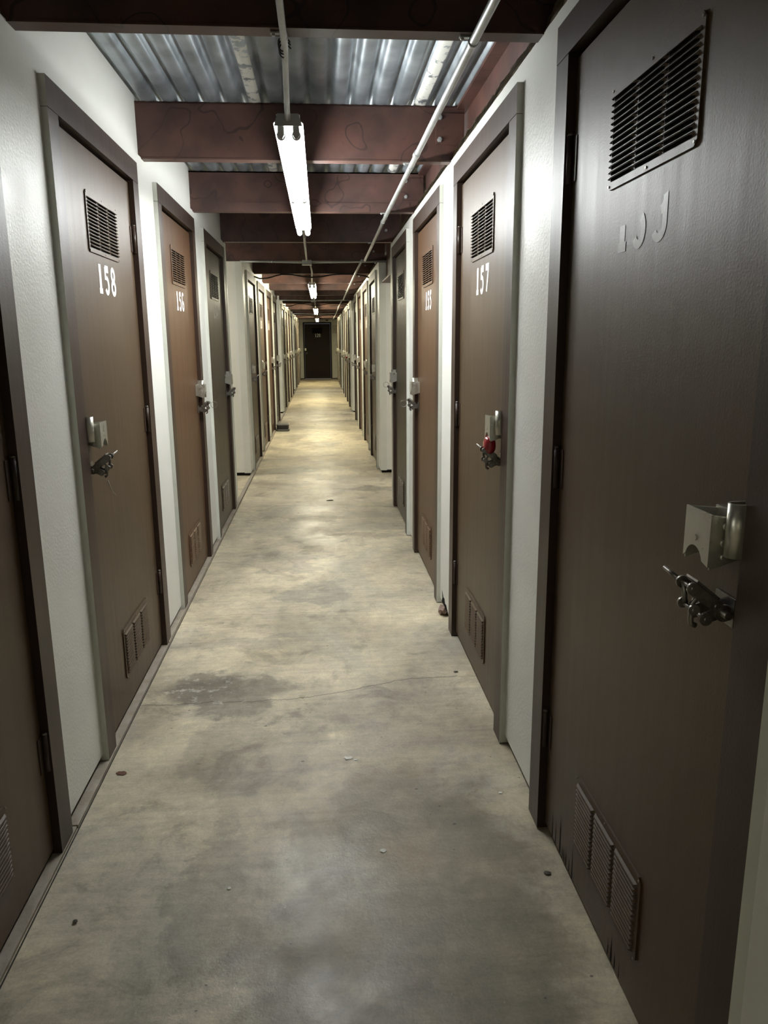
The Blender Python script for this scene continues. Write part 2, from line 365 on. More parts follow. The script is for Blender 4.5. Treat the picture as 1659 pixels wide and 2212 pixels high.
def side_wall(name, s, groups):
    X0 = XL if s < 0 else XR
    out = -1 if s < 0 else 1
    bm = BM()
    def slab(y0, y1, z0, z1, d0=0.0, d1=0.10, mi=0):
        xa, xb = X0 + out * d0, X0 + out * d1
        box(bm, min(xa, xb), max(xa, xb), y0, y1, z0, z1, mi)
    for ya, yb, ns in groups:
        cur = ya
        for n in ns:
            slab(cur, n + .012, .036, FTOP)          # pier
            cur = n + FW - .012
        slab(cur, yb, .036, FTOP)
        slab(ya, yb, FTOP, ZWALL)                     # band above the frames
        # returns along the cross aisles
        far = X0 + out * 3.0
        for y in ([ya, yb - .1] if ya > 0 else [yb - .1]):
            box(bm, min(X0 + out * .1, far), max(X0 + out * .1, far), y, y + .1, .036, ZWALL, 1)
        # inner wall so that the units are dark inside
        xi = X0 + out * .55
        box(bm, min(xi, xi + out * .05), max(xi, xi + out * .05), ya + .1, yb - .1, 0, ZWALL, 1)
    return tag(obj(name, bm, [M_WHITE, M_CREAM]), None, None, kind='structure')
wl = side_wall('wall_left', -1, [REAR] + GROUPS)
tag(wl, 'white painted wall of the storage units on the left side', 'wall')
wr = side_wall('wall_right', 1, [REAR] + GROUPS)
tag(wr, 'white painted wall of the storage units on the right side', 'wall')

# upper white boards on the left between the beams, a little recessed
bm = BM()
for ya, yb, ns in [REAR] + GROUPS:
    box(bm, -.835, -.802, ya, yb, ZWALL, ZDECK + .03)
tag(obj('wall_left_upper', bm, M_WHITE), 'white board panel above the left wall reaching the deck', 'wall', kind='structure')

# corner boards on the returns facing the camera
bm = BM()
for ya, yb, ns in GROUPS[1:]:
    for s, X0 in ((-1, XL), (1, XR)):
        a, b_ = (X0 - .072, X0 - .001) if s < 0 else (X0 + .001, X0 + .072)
        box(bm, a, b_, ya - .006, ya, .030, ZWALL - .005)
for s, X0 in ((-1, XL), (1, XR)):
    a, b_ = (X0 - .001, X0 + .006) if s < 0 else (X0 - .006, X0 + .001)
    box(bm, a, b_, 6.83, 6.905, .030, ZWALL - .003)
tag(obj('trim_1', bm, M_WHITE2), 'pale corner boards where the walls meet the cross aisles', 'trim', kind='structure')

# dark recessed kerbs under the walls
for nm, s, X0 in (('baseboard_left', -1, XL), ('baseboard_right', 1, XR)):
    bm = BM()
    for ya, yb, ns in GROUPS:
        a, b_ = (X0 - .09, X0 - .022) if s < 0 else (X0 + .022, X0 + .09)
        box(bm, a, b_, ya + .02, yb - .02, 0, .04)
        if ya > 0:
            far = X0 + s * 2.9
            box(bm, min(far, a), max(far, b_), ya + .018, ya + .08, 0, .04)
    tag(obj(nm, bm, M_DARKGAP), 'dark recessed kerb under the wall on the %s side' % ('left' if s < 0 else 'right'), 'kerb', kind='structure')

# sill strip along the left wall, with the joint beside it
bm = BM(); y = -3.0
while y < 30.3:
    ln = random.uniform(1.1, 1.9)
    box(bm, -.800, -.7665 + random.uniform(-.0015, .0010), y, min(y + ln - .006, 30.3), 0, .013 + random.uniform(-.002, .002)); y += ln
tag(obj('trim_2', bm, M_SILL, bevel=.0015), 'narrow pale sill strip along the foot of the left wall', 'trim', kind='structure')
bm = BM(); box(bm, -.7650, -.7615, -3, 30.3, -.002, .0015)
tag(obj('trim_3', bm, M_GROUT), 'dark joint line beside the left sill strip', 'joint', kind='structure')

# dirty caulk strip on top of the right wall
bm = BM()
for ya, yb, ns in GROUPS:
    nseg = int((yb - ya) / .035); prev = None
    for i in range(nseg + 1):
        yy = ya + (yb - ya) * i / nseg
        j = random.uniform(-.005, .006); k = random.uniform(-.004, .006)
        ring = [bm.verts.new(p) for p in ((XR + .000 + j, yy, ZWALL - .001), (XR + .060, yy, ZWALL - .001), (XR + .060, yy, ZWALL + .042), (XR + .008 + j, yy, ZWALL + .038 + k))]
        if prev:
            for q in range(4): bm.faces.new((prev[q], prev[(q + 1) % 4], ring[(q + 1) % 4], ring[q]))
        else: bm.faces.new(ring)
        prev = ring
    bm.faces.new(prev)
tag(obj('trim_4', bm, M_CAULK), 'dirty brown foam strip along the top of the right wall', 'trim', kind='structure')

# corrugated deck
bm = BM(); per = .0950; pr = [(0, .030), (.010, .030), (.0165, .010), (.026, .001), (.040, -.001), (.055, -.001), (.069, .001), (.0785, .010), (.085, .030)]
line = []; x = -4.175
x0 = -.268 - .0475 - math.floor((-.268 - .0475 + 4.2) / per) * per
x = x0
while x < 4.2:
    line += [(x + a, ZDECK + b_) for a, b_ in pr]; x += per
ys = [-7.4, 0, 5, 14, 23, 31.2]; grid = [[bm.verts.new((px, yy, pz)) for px, pz in line] for yy in ys]
for A, B in zip(grid, grid[1:]):
    for i in range(len(line) - 1):
        f = bm.faces.new((A[i], A[i + 1], B[i + 1], B[i])); f.smooth = True
o = obj('ceiling', bm, M_DECK)
md = o.modifiers.new('thickness', 'SOLIDIFY'); md.thickness = .002; md.offset = 1
tag(o, 'corrugated galvanised steel deck over the corridor', 'ceiling', kind='structure')

# end wall, back wall, aisle side walls
bm = BM(); box(bm, -4.1, -.665, YEND, YEND + .1, .03, 2.52); box(bm, .435, 4.1, YEND, YEND + .1, .03, 2.52); box(bm, -.665, .435, YEND, YEND + .1, 2.16, 2.52)
tag(obj('wall_end', bm, M_WHITE2), 'pale wall closing the far end of the corridor around the dark door', 'wall', kind='structure')
bm = BM(); box(bm, -1.5, 1.5, -7.3, -7.2, 0, 2.52); tag(obj('wall_back', bm, M_WHITE), 'white wall behind the viewpoint', 'wall', kind='structure')
bm = BM(); box(bm, -3.9, -3.8, -7.3, 31, 0, 2.52); tag(obj('wall_aisle_left', bm, M_CREAM), 'cream wall closing the cross aisles on the left', 'wall', kind='structure')
bm = BM(); box(bm, 3.8, 3.9, -7.3, 31, 0, 2.52); tag(obj('wall_aisle_right', bm, M_CREAM), 'cream wall closing the cross aisles on the right', 'wall', kind='structure')
bm = BM(); box(bm, -4.0, -.67, YEND + .015, YEND + .09, 0, .03); box(bm, .44, 4.0, YEND + .015, YEND + .09, 0, .03)
tag(obj('baseboard_end', bm, M_DARKGAP), 'dark kerb under the far end wall', 'kerb', kind='structure')

# ------------------------------------------------------------------ door parts (shared meshes, one set per side and per latch edge)
CACHE = {}
def T(bm, s, far):
    """Local (w out of the wall, u along the wall, z) to object space for this side; latch-far doors are mirrored along u."""
    for v in bm.verts:
        wv, u, z = v.co
        v.co = (-s * wv, (FW - u) if far else u, z)
def part(key, s, far, build, mats, bevel=0.0, seam=True):
    k = (key, s, far)
    if k not in CACHE:
        bm = BM(); build(bm); T(bm, s, far); CACHE[k] = mesh_of(key, bm, mats, bevel)
    return CACHE[k]

PF = .020       # frame proud of the wall
LW = -.0015     # leaf face
U0L, U1L = JW + .004, FW - JW - .004
def b_frame(bm):
    for a, b_ in ((0, JW), (FW - JW, FW)):
        box(bm, -.095, PF, a, b_, .004, ITOP - .0015)
    box(bm, -.095, PF + .0006, 0, FW, ITOP, FTOP)
    # stop behind the leaf
    box(bm, -.075, -.049, JW - .001, JW + .02, .004, ITOP); box(bm, -.075, -.049, FW - JW - .02, FW - JW + .001, .004, ITOP)
    box(bm, -.075, -.049, JW, FW - JW, ITOP - .02, ITOP + .001)
def b_leaf(bm):
    box(bm, LW - .045, LW, U0L, U1L, .028, ITOP - .012)
def frame_mesh(s, far):
    k = ('door_frame', s, far)
    if k in CACHE: return CACHE[k]
    bm = BM(); b_frame(bm); T(bm, s, far); bmesh.ops.recalc_face_normals(bm, faces=bm.faces)
    # the outer edges of the frame carry the wall paint
    for f in bm.faces:
        c = f.calc_center_median()
        if abs(f.normal.y) > .9 and (abs(c.y) < .002 or abs(c.y - FW) < .002): f.material_index = 1
        if f.normal.z > .9 and c.z > FTOP - .002: f.material_index = 1
    CACHE[k] = mesh_of('door_frame', bm, [M_FRAME, M_WHITE2], fix=False); return CACHE[k]

VU, VW, VH = .370, .402, .203
def b_grille(z0):
    def f(bm):
        u0, u1, z1 = VU, VU + VW, z0 + VH
        r = .010
        poly = [(u0 + r, z0), (u1 - r, z0), (u1, z0 + r), (u1, z1 - r), (u1 - r, z1), (u0 + r, z1), (u0, z1 - r), (u0, z0 + r)]
        prism(bm, poly, 0, LW - .0005, LW + .0045, 0)
        nl = 14; cols = 3; mu, gap = .013, .010; cw = (VW - 2 * mu - (cols - 1) * gap) / cols
        zt, zb = z1 - .020, z0 + .014; pitch = (zt - zb) / nl
        for c in range(cols):
            a = u0 + mu + c * (cw + gap); b_ = a + cw
            for i in range(nl):
                top = zt - i * pitch; bot = top - pitch * .58; w0 = LW + .0046; w1 = LW + .0125; e = .006
                t0, t1 = bm.verts.new((w0, a, top)), bm.verts.new((w0, b_, top))
                m0, m1 = bm.verts.new((w1 - .002, a + e, top - pitch * .35)), bm.verts.new((w1 - .002, b_ - e, top - pitch * .35))
                l0, l1 = bm.verts.new((w1, a + e, bot)), bm.verts.new((w1, b_ - e, bot))
                k0, k1 = bm.verts.new((w0, a, bot)), bm.verts.new((w0, b_, bot))
                for q in ((t0, t1, m1, m0), (m0, m1, l1, l0)): bm.faces.new(q)
                bm.faces.new((t0, m0, l0, k0)); bm.faces.new((t1, m1, l1, k1))
                d = [bm.verts.new((w0 + .0002, *p)) for p in ((a + .004, bot - pitch * .30), (b_ - .004, bot - pitch * .30), (b_ - .004, bot + pitch * .30), (a + .004, bot + pitch * .30))]
                bm.faces.new(d).material_index = 1  # black quad paints the unlit slot; the plate itself has no opening
        for uu in (u0 + .008, (u0 + u1) / 2, u1 - .008):
            for zz in (z0 + .007, z1 - .008):
                tube(bm, [(LW + .004, uu, zz), (LW + .0065, uu, zz)], .0028, 8, mi=2)
    return f
def grille_mesh(z0, s, far, paint):
    k = ('grille', z0, s, far, paint.name)
    if k not in CACHE:
        bm = BM(); b_grille(z0)(bm); T(bm, s, far)
        bm2 = bm; me = bpy.data.meshes.new('ventilation_grille')
        for f in bm2.faces:                     # turn every face to look into the corridor or sideways from the plate
            f.normal_update()
        bm2.to_mesh(me); bm2.free()
        for m in (paint, M_DARKGAP, M_DULLSTEEL): me.materials.append(m)
        CACHE[k] = me
    return CACHE[k]
def b_hinge(zc):
    def f(bm):
        u = FW - JW - .004
        tube(bm, [(LW + .0095, u, zc - .055), (LW + .0095, u, zc + .055)], .0075, 12)
        tube(bm, [(LW + .0095, u, zc + .0555), (LW + .0095, u, zc + .0605)], [.0085, .006], 12, mi=1)
        box(bm, LW, LW + .003, u - .030, u, zc - .052, zc + .052)
    return f

def disc(bm, w, u, z, r, t, mi=0, hole=.35):
    """Ring-shaped lug in the plane across the corridor (normal along u)."""
    seg = 18; A = []
    for uu in (u - t / 2, u + t / 2):
        A.append(([bm.verts.new((w + r * math.cos(2 * PI * k / seg), uu, z + r * math.sin(2 * PI * k / seg))) for k in range(seg)],
                  [bm.verts.new((w + r * hole * math.cos(2 * PI * k / seg), uu, z + r * hole * math.sin(2 * PI * k / seg))) for k in range(seg)]))
    (o0, i0), (o1, i1) = A
    for k in range(seg):
        n = (k + 1) % seg
        for q in ((o0[k], o0[n], i0[n], i0[k]), (o1[k], o1[n], i1[n], i1[k]), (o0[k], o0[n], o1[n], o1[k]), (i0[k], i0[n], i1[n], i1[k])):
            bm.faces.new(q).material_index = mi
def barplate(bm, p, q, r, u, t, mi=0):
    """Flat link between two lugs, lying across the corridor."""
    (w0, z0), (w1, z1) = p, q
    d = Vector((w1 - w0, z1 - z0)).normalized(); n = Vector((-d.y, d.x)) * r
    poly = [(w0 + n.x, z0 + n.y), (w1 + n.x, z1 + n.y), (w1 - n.x, z1 - n.y), (w0 - n.x, z0 - n.y)]
    A = [bm.verts.new((a, u - t / 2, b_)) for a, b_ in poly]; B = [bm.verts.new((a, u + t / 2, b_)) for a, b_ in poly]
    bm.faces.new(A); bm.faces.new(B)
    for i in range(4): bm.faces.new((A[i], A[(i + 1) % 4], B[(i + 1) % 4], B[i]))

def b_shield(bm):
    ua, ub, w0, w1, z0, z1, t = .124, .204, 0.0, .053, 1.090, 1.172, .003
    # front plate with an arched cut-out at its foot
    arch = [(ub - .034 + .027 * math.cos(a), z0 - .002 + .026 * math.sin(a)) for a in [PI * i / 12 for i in range(13)]]
    arch = [p for p in arch if p[1] > z0]
    poly = [(ua, z0), (ua, z1), (ub, z1), (ub, z0)] + [(u, z) for u, z in arch]
    prism(bm, [(u, z) for u, z in poly], 0, w1 - t, w1)
    for a in (ua, ub - t):
        side = [(w0, z0 + .012), (w1 - t, z0 - .004), (w1 - t, z1 - .001), (w0, z1 - .006)]
        A = [bm.verts.new((wv, a, z)) for wv, z in side]; B = [bm.verts.new((wv, a + t, z)) for wv, z in side]
        bm.faces.new(A); bm.faces.new(B)
        for i in range(4): bm.faces.new((A[i], A[(i + 1) % 4], B[(i + 1) % 4], B[i]))
    box(bm, w0 - .001, w0 + .002, ua - .006, ub + .004, z0 + .012, z1 - .002)
    for wv, z in ((.028, z1 - .018), (.030, z1 - .044), (.030, z0 + .016)):     # rivets on both cheeks
        for a in (ua, ub): tube(bm, [(wv, a - .004, z), (wv, a + .005, z)], (.0105 if a > ua else .006) if z > 1.11 else .004, 12)
    tube(bm, [(w1, ua + .044, z1 - .045), (w1 + .0015, ua + .044, z1 - .045)], .005, 12)
def b_sleeve(bm):
    # rounded sleeve on the jamb side
    u0, u1, z0, z1 = .090, .119, 1.112, 1.194
    pts = [(-.001 + .0, u0)] + [(.024 + .0145 * math.sin(a), (u0 + u1) / 2 - .0145 * math.cos(a)) for a in [PI * i / 10 for i in range(11)]] + [(-.001, u1)]
    inner = [(.0, u1 - .003)] + [(.024 + .0115 * math.sin(a), (u0 + u1) / 2 + .0115 * math.cos(a)) for a in [PI * i / 10 for i in range(11)]] + [(.0, u0 + .003)]
    ring = pts + inner; n = len(ring)
    A = [bm.verts.new((wv, u, z0)) for wv, u in ring]; B = [bm.verts.new((wv, u, z1)) for wv, u in ring]
    for i in range(n):
        j = (i + 1) % n
        f = bm.faces.new((A[i], A[j], B[j], B[i])); f.smooth = 1 <= i <= 10 or 14 <= i <= 23
    m = len(pts)
    for i in range(m - 1):
        for V in (A, B): bm.faces.new((V[i], V[i + 1], V[n - 2 - i], V[n - 1 - i]))
    box(bm, .004, .032, u0 + .0035, u1 - .0035, z1 - .012, z1 - .009)
    tube(bm, [(.010, u0 - .006, 1.150), (.010, u0 + .001, 1.150)], .0095, 6)
    tube(bm, [(.010, u0 - .011, 1.150), (.010, u0 - .005, 1.150)], .005, 10)
def b_bolt(bm):
    ua, ub = .135, .172
    box(bm, 0, .003, ua - .010, ub + .012, .990, 1.036)
    L5, L2, L1, L4, L3 = (.014, 1.012), (.027, 1.024), (.067, 1.054), (.042, 1.003), (.063, 1.019)
    for u in (ua, ub):
        for p, r in ((L5, .014), (L2, .0105), (L1, .0098), (L4, .0105), (L3, .0088)): disc(bm, p[0], u, p[1], r, .004)
        barplate(bm, L2, L1, .009, u, .0030); barplate(bm, L5, L4, .0092, u + .0045, .0034)
    # top plate of the keeper
    d = .0095
    A = [bm.verts.new(p) for p in ((L2[0] - .004, ua, L2[1] + d), (L1[0] - .006, ua, L1[1] + d), (L1[0] - .006, ub, L1[1] + d), (L2[0] - .004, ub, L2[1] + d))]
    B = [bm.verts.new((v.co.x - .0018, v.co.y, v.co.z + .003)) for v in A]
    bm.faces.new(A); bm.faces.new(B)
    for i in range(4): bm.faces.new((A[i], A[(i + 1) % 4], B[(i + 1) % 4], B[i]))
    # pins, rod and loop
    for p in (L1, L2, L3, L4): tube(bm, [(p[0], ua - .005, p[1]), (p[0], ub + .005, p[1])], .0036, 10)
    tube(bm, [(L5[0], ua - .016, L5[1]), (L5[0], ub + .010, L5[1])], .0065, 12)
    tube(bm, [(L1[0], ub, L1[1]), (L1[0] + .012, ub + .040, L1[1] + .012)], [.0042, .0034], 10)
    tube(bm, [(L1[0], ub - .008, L1[1]), (L3[0], ub - .008, L3[1])], .0042, 10)
    mid = (ua + ub) / 2
    tube(bm, [(.026, mid, 1.020), (.040, mid, 1.032), (.050, mid, 1.033), (.056, mid, 1.024), (.057, mid, .998), (.056, mid, .990), (.048, mid, .986)], .0045, 10)

# stencil digits: strokes in a box 0.058 wide and 0.1 high
def arc(cx, cy, rx, ry, a0, a1, n=14): return [(cx + rx * math.cos(math.radians(a0 + (a1 - a0) * i / n)), cy + ry * math.sin(math.radians(a0 + (a1 - a0) * i / n))) for i in range(n + 1)]
W2, H2 = .5, 1.0
DIG = {
 '1': [('s', [(.30, .02), (.30, .28), (.30, .50), (.30, .98)], .20), ('s', [(.30, .80), (.17, .80)], .16), ('s', [(.13, .085), (.47, .085)], .17)],
 '2': [('s', arc(.27, .74, .19, .20, 170, -20) + [(.42, .56), (.12, .14)], .15), ('s', [(.05, .075), (.50, .075)], .15)],
 '3': [('s', arc(.26, .73, .18, .20, 150, -80), .15), ('s', arc(.26, .28, .19, .22, 80, -150), .15)],
 '4': [('s', [(.38, .02), (.38, .98)], .15), ('s', [(.36, .95), (.06, .34)], .11), ('s', [(.03, .28), (.52, .28)], .13)],
 '5': [('s', [(.13, .88), (.48, .88)], .22), ('s', [(.13, .94), (.13, .50)], .14), ('s', arc(.25, .31, .18, .26, 95, -150), .15)],
 '6': [('s', arc(.27, .66, .19, .28, 40, 180) + [(.08, .40)] + arc(.27, .27, .19, .21, 180, 360 + 150), .14)],
 '7': [('s', [(.04, .88), (.50, .88)], .22), ('s', [(.44, .84), (.22, .02)], .15)],
 '8': [('s', arc(.27, .73, .17, .205, 90, 450, 24), .145), ('s', arc(.27, .27, .195, .215, 90, 450, 24), .15)],
 '9': [('s', arc(.27, .72, .19, .21, -30, 330, 24), .145), ('s', [(.46, .72), (.46, .36)] + arc(.27, .29, .19, .23, 0, -150), .14)],
 '0': [('s', arc(.27, .5, .19, .43, 90, 450, 28), .15)],
}
def stroke(bm, pts, wd, place):
    n = len(pts); L = []; Rr = []
    for i, p in enumerate(pts):
        a = Vector(pts[max(i - 1, 0)]); b_ = Vector(pts[min(i + 1, n - 1)])
        if Vector(pts[0]) == Vector(pts[-1]) or (Vector(pts[0]) - Vector(pts[-1])).length < 1e-5:
            if i in (0, n - 1): a = Vector(pts[n - 2]); b_ = Vector(pts[1])
        d = (b_ - a).normalized(); nn = Vector((-d.y, d.x)) * wd * .56
        L.append(bm.verts.new(place(p[0] + nn.x, p[1] + nn.y))); Rr.append(bm.verts.new(place(p[0] - nn.x, p[1] - nn.y)))
    for i in range(n - 1): bm.faces.new((L[i], L[i + 1], Rr[i + 1], Rr[i]))
def number_mesh(text, s, keep=None):
    bm = BM()
    pitch, hgt, wid = .090, .104, .124          # wid: width of the unit box
    total = pitch * (len(text) - 1) + .058
    for i, ch in enumerate(text):
        # numbers read from inside the corridor: left wall reads towards +Y, right wall towards -Y
        k0 = -total / 2 + i * pitch
        for j, (kind, pts, wd) in enumerate(DIG[ch]):
            layer = .0007 + .00012 * j
            def place(a, b_, k0=k0, layer=layer):
                yy = k0 + a * wid
                return (-s * layer, yy if s < 0 else -yy, b_ * hgt)
            stroke(bm, pts, wd, place)
    if keep:
        geom = [v for v in bm.verts if not keep(v.co)]
        bmesh.ops.delete(bm, geom=geom, context='VERTS')
    for f in bm.faces:
        f.normal_update()
        if f.normal.x * (-s) < 0: f.normal_flip()
    return mesh_of('unit_number', bm, M_NUM, fix=False)

def build_door(idx, s, N, far, number, nmat, paint, label):
    X0 = XL if s < 0 else XR
    d = empty('door_%d' % idx, (X0, N, 0))
    tag(d, label, 'door', kind='structure')
    link('door_frame', frame_mesh(s, far), d)
    k = ('leaf', s, far, paint.name)
    if k not in CACHE:
        bm = BM(); b_leaf(bm); T(bm, s, far); CACHE[k] = mesh_of('door_leaf', bm, paint, .002)
    leaf = link('door_leaf', CACHE[k], d)
    for z0 in (1.742, .143):
        link('ventilation_grille', grille_mesh(z0, s, far, paint), leaf)
    for z in (1.860, 1.095, .330):
        link('hinge', part('hinge_%d' % round(z * 1000), s, far, b_hinge(z), [M_FRAME, M_DULLSTEEL]), d)
    if number:
        me = number_mesh(*number) if isinstance(number, tuple) else number_mesh(number, s)
        o = link('unit_number', me, leaf)
        me.materials[0] = nmat
        o.location = (-s * LW, FW / 2 + .003 + (-.02 if far and s > 0 else 0) + (.032 if nmat is M_NUMFAINT else 0), 1.608)
    link('lock_shield', part('lock_shield', s, far, b_shield, M_STEEL), d)
    link('bolt_sleeve', part('bolt_sleeve', s, far, b_sleeve, M_STEEL), d)
    link('swing_bolt', part('swing_bolt', s, far, b_bolt, M_DULLSTEEL), d)
    return d

PAINTS = [M_BROWN, M_BROWN, M_BROWN_LIT, M_BROWN_SHADE]  # one enamel; last two entries carry lamplight and shade in their colour
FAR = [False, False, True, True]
SEC = ['', 'beyond the first cross aisle', 'beyond the second cross aisle', 'beyond the third cross aisle']
ORD = ['nearest', 'second', 'third', 'farthest']
idx = 0
left_no = [160, 158, 156, 154] + list(range(152, 128, -2))
right_no = [159, 157, 155, 153] + list(range(151, 127, -2))
for gi, (ya, yb, ns) in enumerate(GROUPS):
    for side, s, nos in (('left', -1, left_no), ('right', 1, right_no)):
        for k, N in enumerate(ns):
            idx += 1; no = nos[gi * 4 + k]
            num = str(no); nm = M_NUM
            if gi == 0:
                if no == 160: lab = 'brown door cut by the left edge of the photo, louvred grille low down'
                elif no == 159: lab = 'large dark glossy door nearest on the right, worn faint number 159'
                elif no == 158: lab = 'brown louvred door numbered 158 on the left wall, nearest numbered one'
                elif no == 157: lab = 'brown louvred door numbered 157 with a red padlock, right wall'
                elif no == 156: lab = 'lamplit brown louvred door numbered 156 under the near lamp, left wall'
                elif no == 155: lab = 'lamplit brown louvred door numbered 155 under the near lamp, right wall'
                elif no == 154: lab = 'dimly lit brown door numbered 154 just before the first cross aisle, left wall'
                else: lab = 'dimly lit brown door numbered 153 just before the first cross aisle, right wall'
                if no in (154, 153): nm = M_NUMMID
                if no == 159:
                    nm = M_NUMFAINT
                    num = ('159', s, lambda c: (c.y > .045 and c.z < .056) or (abs(c.y) <= .045 and c.z < .066) or (c.y < -.045 and c.z < .088 and (c.z < .045 or c.y < -.097)))
            else:
                lab = '%s brown storage door on the %s wall %s' % (ORD[k], side, SEC[gi])
                if k == 0: num = None
                if k == 3: nm = M_NUMMID
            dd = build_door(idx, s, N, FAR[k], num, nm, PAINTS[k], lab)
            if no == 159:       # dark splits in the paint along the foot of the leaf
                bm = BM(); rn = random.Random(3)
                for u, h_, wd in ((.955, .085, .0035), (.925, .075, .0030), (.885, .125, .0045), (.862, .040, .003), (.848, .050, .003), (.832, .060, .0035), (.806, .045, .003), (.780, .115, .0035), (.520, .05, .003), (.500, .075, .005), (.478, .045, .003), (.452, .05, .0025)):
                    A = [bm.verts.new((-.0016 - LW + .0002 * 0, u - wd, .030)), bm.verts.new((-.0016 - LW, u + wd, .030)), bm.verts.new((-.0016 - LW, u + rn.uniform(-.001, .003), .030 + h_))]
                    bm.faces.new(A)
                for v in bm.verts: v.co.x = -(LW + .0006)
                leaf_o = [c for c in dd.children if c.name.startswith('door_leaf')][0]
                obj('paint_split', bm, M_DARKGAP, leaf_o)

# far end door 120
idx += 1
d = empty('door_%d' % idx, (-.115, YEND, 0)); tag(d, 'dark brown door numbered 120 closing the far end of the corridor', 'door', kind='structure')
bm = BM()
box(bm, -.55, -.50, -.02, .09, .004, 2.11); box(bm, .50, .55, -.02, .09, .004, 2.11); box(bm, -.55, .55, -.0206, .09, 2.11, 2.16)
obj('door_frame', bm, M_ENDDOOR, d)
bm = BM(); box(bm, -.496, .496, .002, .045, .025, 2.10); leaf = obj('door_leaf', bm, M_ENDDOOR, d, bevel=.002)
for z0, m_ in ((1.742, M_DARKGAP), (.143, M_BROWN_SHADE)):
    bm = BM(); box(bm, -.20, .20, -.003, .003, z0, z0 + .2)
    for i in range(14):
        z = z0 + .186 - i * .0125
        prism(bm, [(-.18, z), (.18, z), (.18, z - .009), (-.18, z - .009)], 1, -.010, -.003)
    obj('ventilation_grille', bm, m_ if z0 > 1 else M_ENDDOOR, leaf)
me = number_mesh('120', -1)
me.materials[0] = M_NUM
o = link('unit_number', me, leaf); o.rotation_euler = (0, 0, -PI / 2); o.location = (.01, .001, 1.60); o.scale = (1, .85, 1.25)
bm = BM(); box(bm, -.49, -.44, -.06, .002, 1.09, 1.18); tube(bm, [(-.50, -.03, 1.10), (-.50, -.03, 1.19)], .02, 12); obj('lock_shield', bm, M_STEEL, d)
bm = BM(); tube(bm, [(-.46, -.03, 1.0), (-.40, -.04, 1.02)], .016, 10); box(bm, -.45, -.41, -.03, .002, .97, 1.02); obj('swing_bolt', bm, M_DULLSTEEL, d)

# ------------------------------------------------------------------ steel beams
BY = [-2.3, -.76, 0.755, 2.275, 3.80, 5.235, 6.76, 8.30, 9.83, 11.37, 12.88, 14.36, 15.92, 17.38, 18.92, 20.42, 21.92, 23.45, 24.95, 26.45, 27.95, 29.45]
BEAM_Z = ZWALL - .005
cross = {8.30, 15.92, 21.92, 23.45, 29.45}
def beam_mesh(step, wide):
    bm = BM(); x0, x1 = (-3.75 if wide else -.803, .690)
    box(bm, x0, x1, 0, .008, BEAM_Z + .006, ZDECK - .002)         # web
    box(bm, x0, x1, 0, .062, BEAM_Z, BEAM_Z + .009)               # bottom flange
    box(bm, x0, x1, 0, .062, ZDECK - .010, ZDECK - .002)
    if step: box(bm, x0, .60, -.006, .001, BEAM_Z + .001, BEAM_Z + .055)
    return mesh_of('steel_beam', bm, M_BEAM)
bmesh_plain = beam_mesh(False, False); bmesh_step = beam_mesh(True, False); bmesh_wide = beam_mesh(False, True)
def bracket_mesh():
    bm = BM(); box(bm, .556, .688, -.009, 0, 2.318, 2.452)
    return mesh_of('bracket_plate', bm, M_BEAM, .001)
def bolt_mesh():
    bm = BM()
    tube(bm, [(0, 0, 0), (0, -.011, 0)], .0115, 6, smooth=False); tube(bm, [(0, -.011, 0), (0, -.016, 0)], .006, 10)
    return mesh_of('bolt', bm, M_EMT)
BRK, BLT = bracket_mesh(), bolt_mesh()
vis = [y for y in BY if y > 0.5]
for i, y in enumerate(vis):
    o = empty('steel_beam', (0, y, 0))
    link('channel', bmesh_step if abs(y - 5.235) < .01 else (bmesh_wide if y in cross else bmesh_plain), o)
    link('bracket_plate', BRK, o)
    if y < 13:
        for zz in (2.338, 2.432): link('bolt', BLT, o, loc=(.573, -.009, zz))
    near = {0: 'red-brown steel beam overhead, behind the top edge of the photo', 1: 'black unlit steel beam along the top edge of the photo', 2: 'rust-brown steel beam crossing behind the near end of the lamp',
            3: 'rust-brown stained steel beam above the far half of the near lamp', 4: 'dark brown steel beam just past the near lamp', 5: 'dark brown steel beam over the first cross aisle'}
    if i in near: lab = near[i]
    else:
        where = ['', '', '']
        names = {6: 'first rusty steel beam beyond the first cross aisle', 7: 'second rusty steel beam beyond the first cross aisle, over the second lamp', 8: 'third steel beam beyond the first cross aisle, past the second lamp',
                 9: 'steel beam at the near side of the second cross aisle', 10: 'steel beam at the far side of the second cross aisle', 11: 'first steel beam beyond the second cross aisle',
                 12: 'second steel beam beyond the second cross aisle, over the third lamp', 13: 'third steel beam beyond the second cross aisle', 14: 'steel beam at the near side of the third cross aisle',
                 15: 'steel beam at the far side of the third cross aisle', 16: 'first steel beam beyond the third cross aisle', 17: 'second steel beam beyond the third cross aisle, over the farthest lamp',
                 18: 'third steel beam beyond the third cross aisle', 19: 'last steel beam before the end door'}
        lab = names.get(i, 'steel beam near the end door')
    tag(o, lab, 'beam', 'steel beams across the ceiling', 'structure')
# girder beside the right wall
bm = BM()
box(bm, .705, .715, -7, 30.4, 2.05, ZDECK - .004); box(bm, .655, .765, -7, 30.4, ZDECK - .016, ZDECK - .003); box(bm, .66, .76, -7, 30.4, 2.03, 2.045)
for f in bm.faces: pass
tag(obj('steel_girder', bm, M_BEAM), 'long rust-brown steel girder running above the right wall', 'girder', kind='structure')

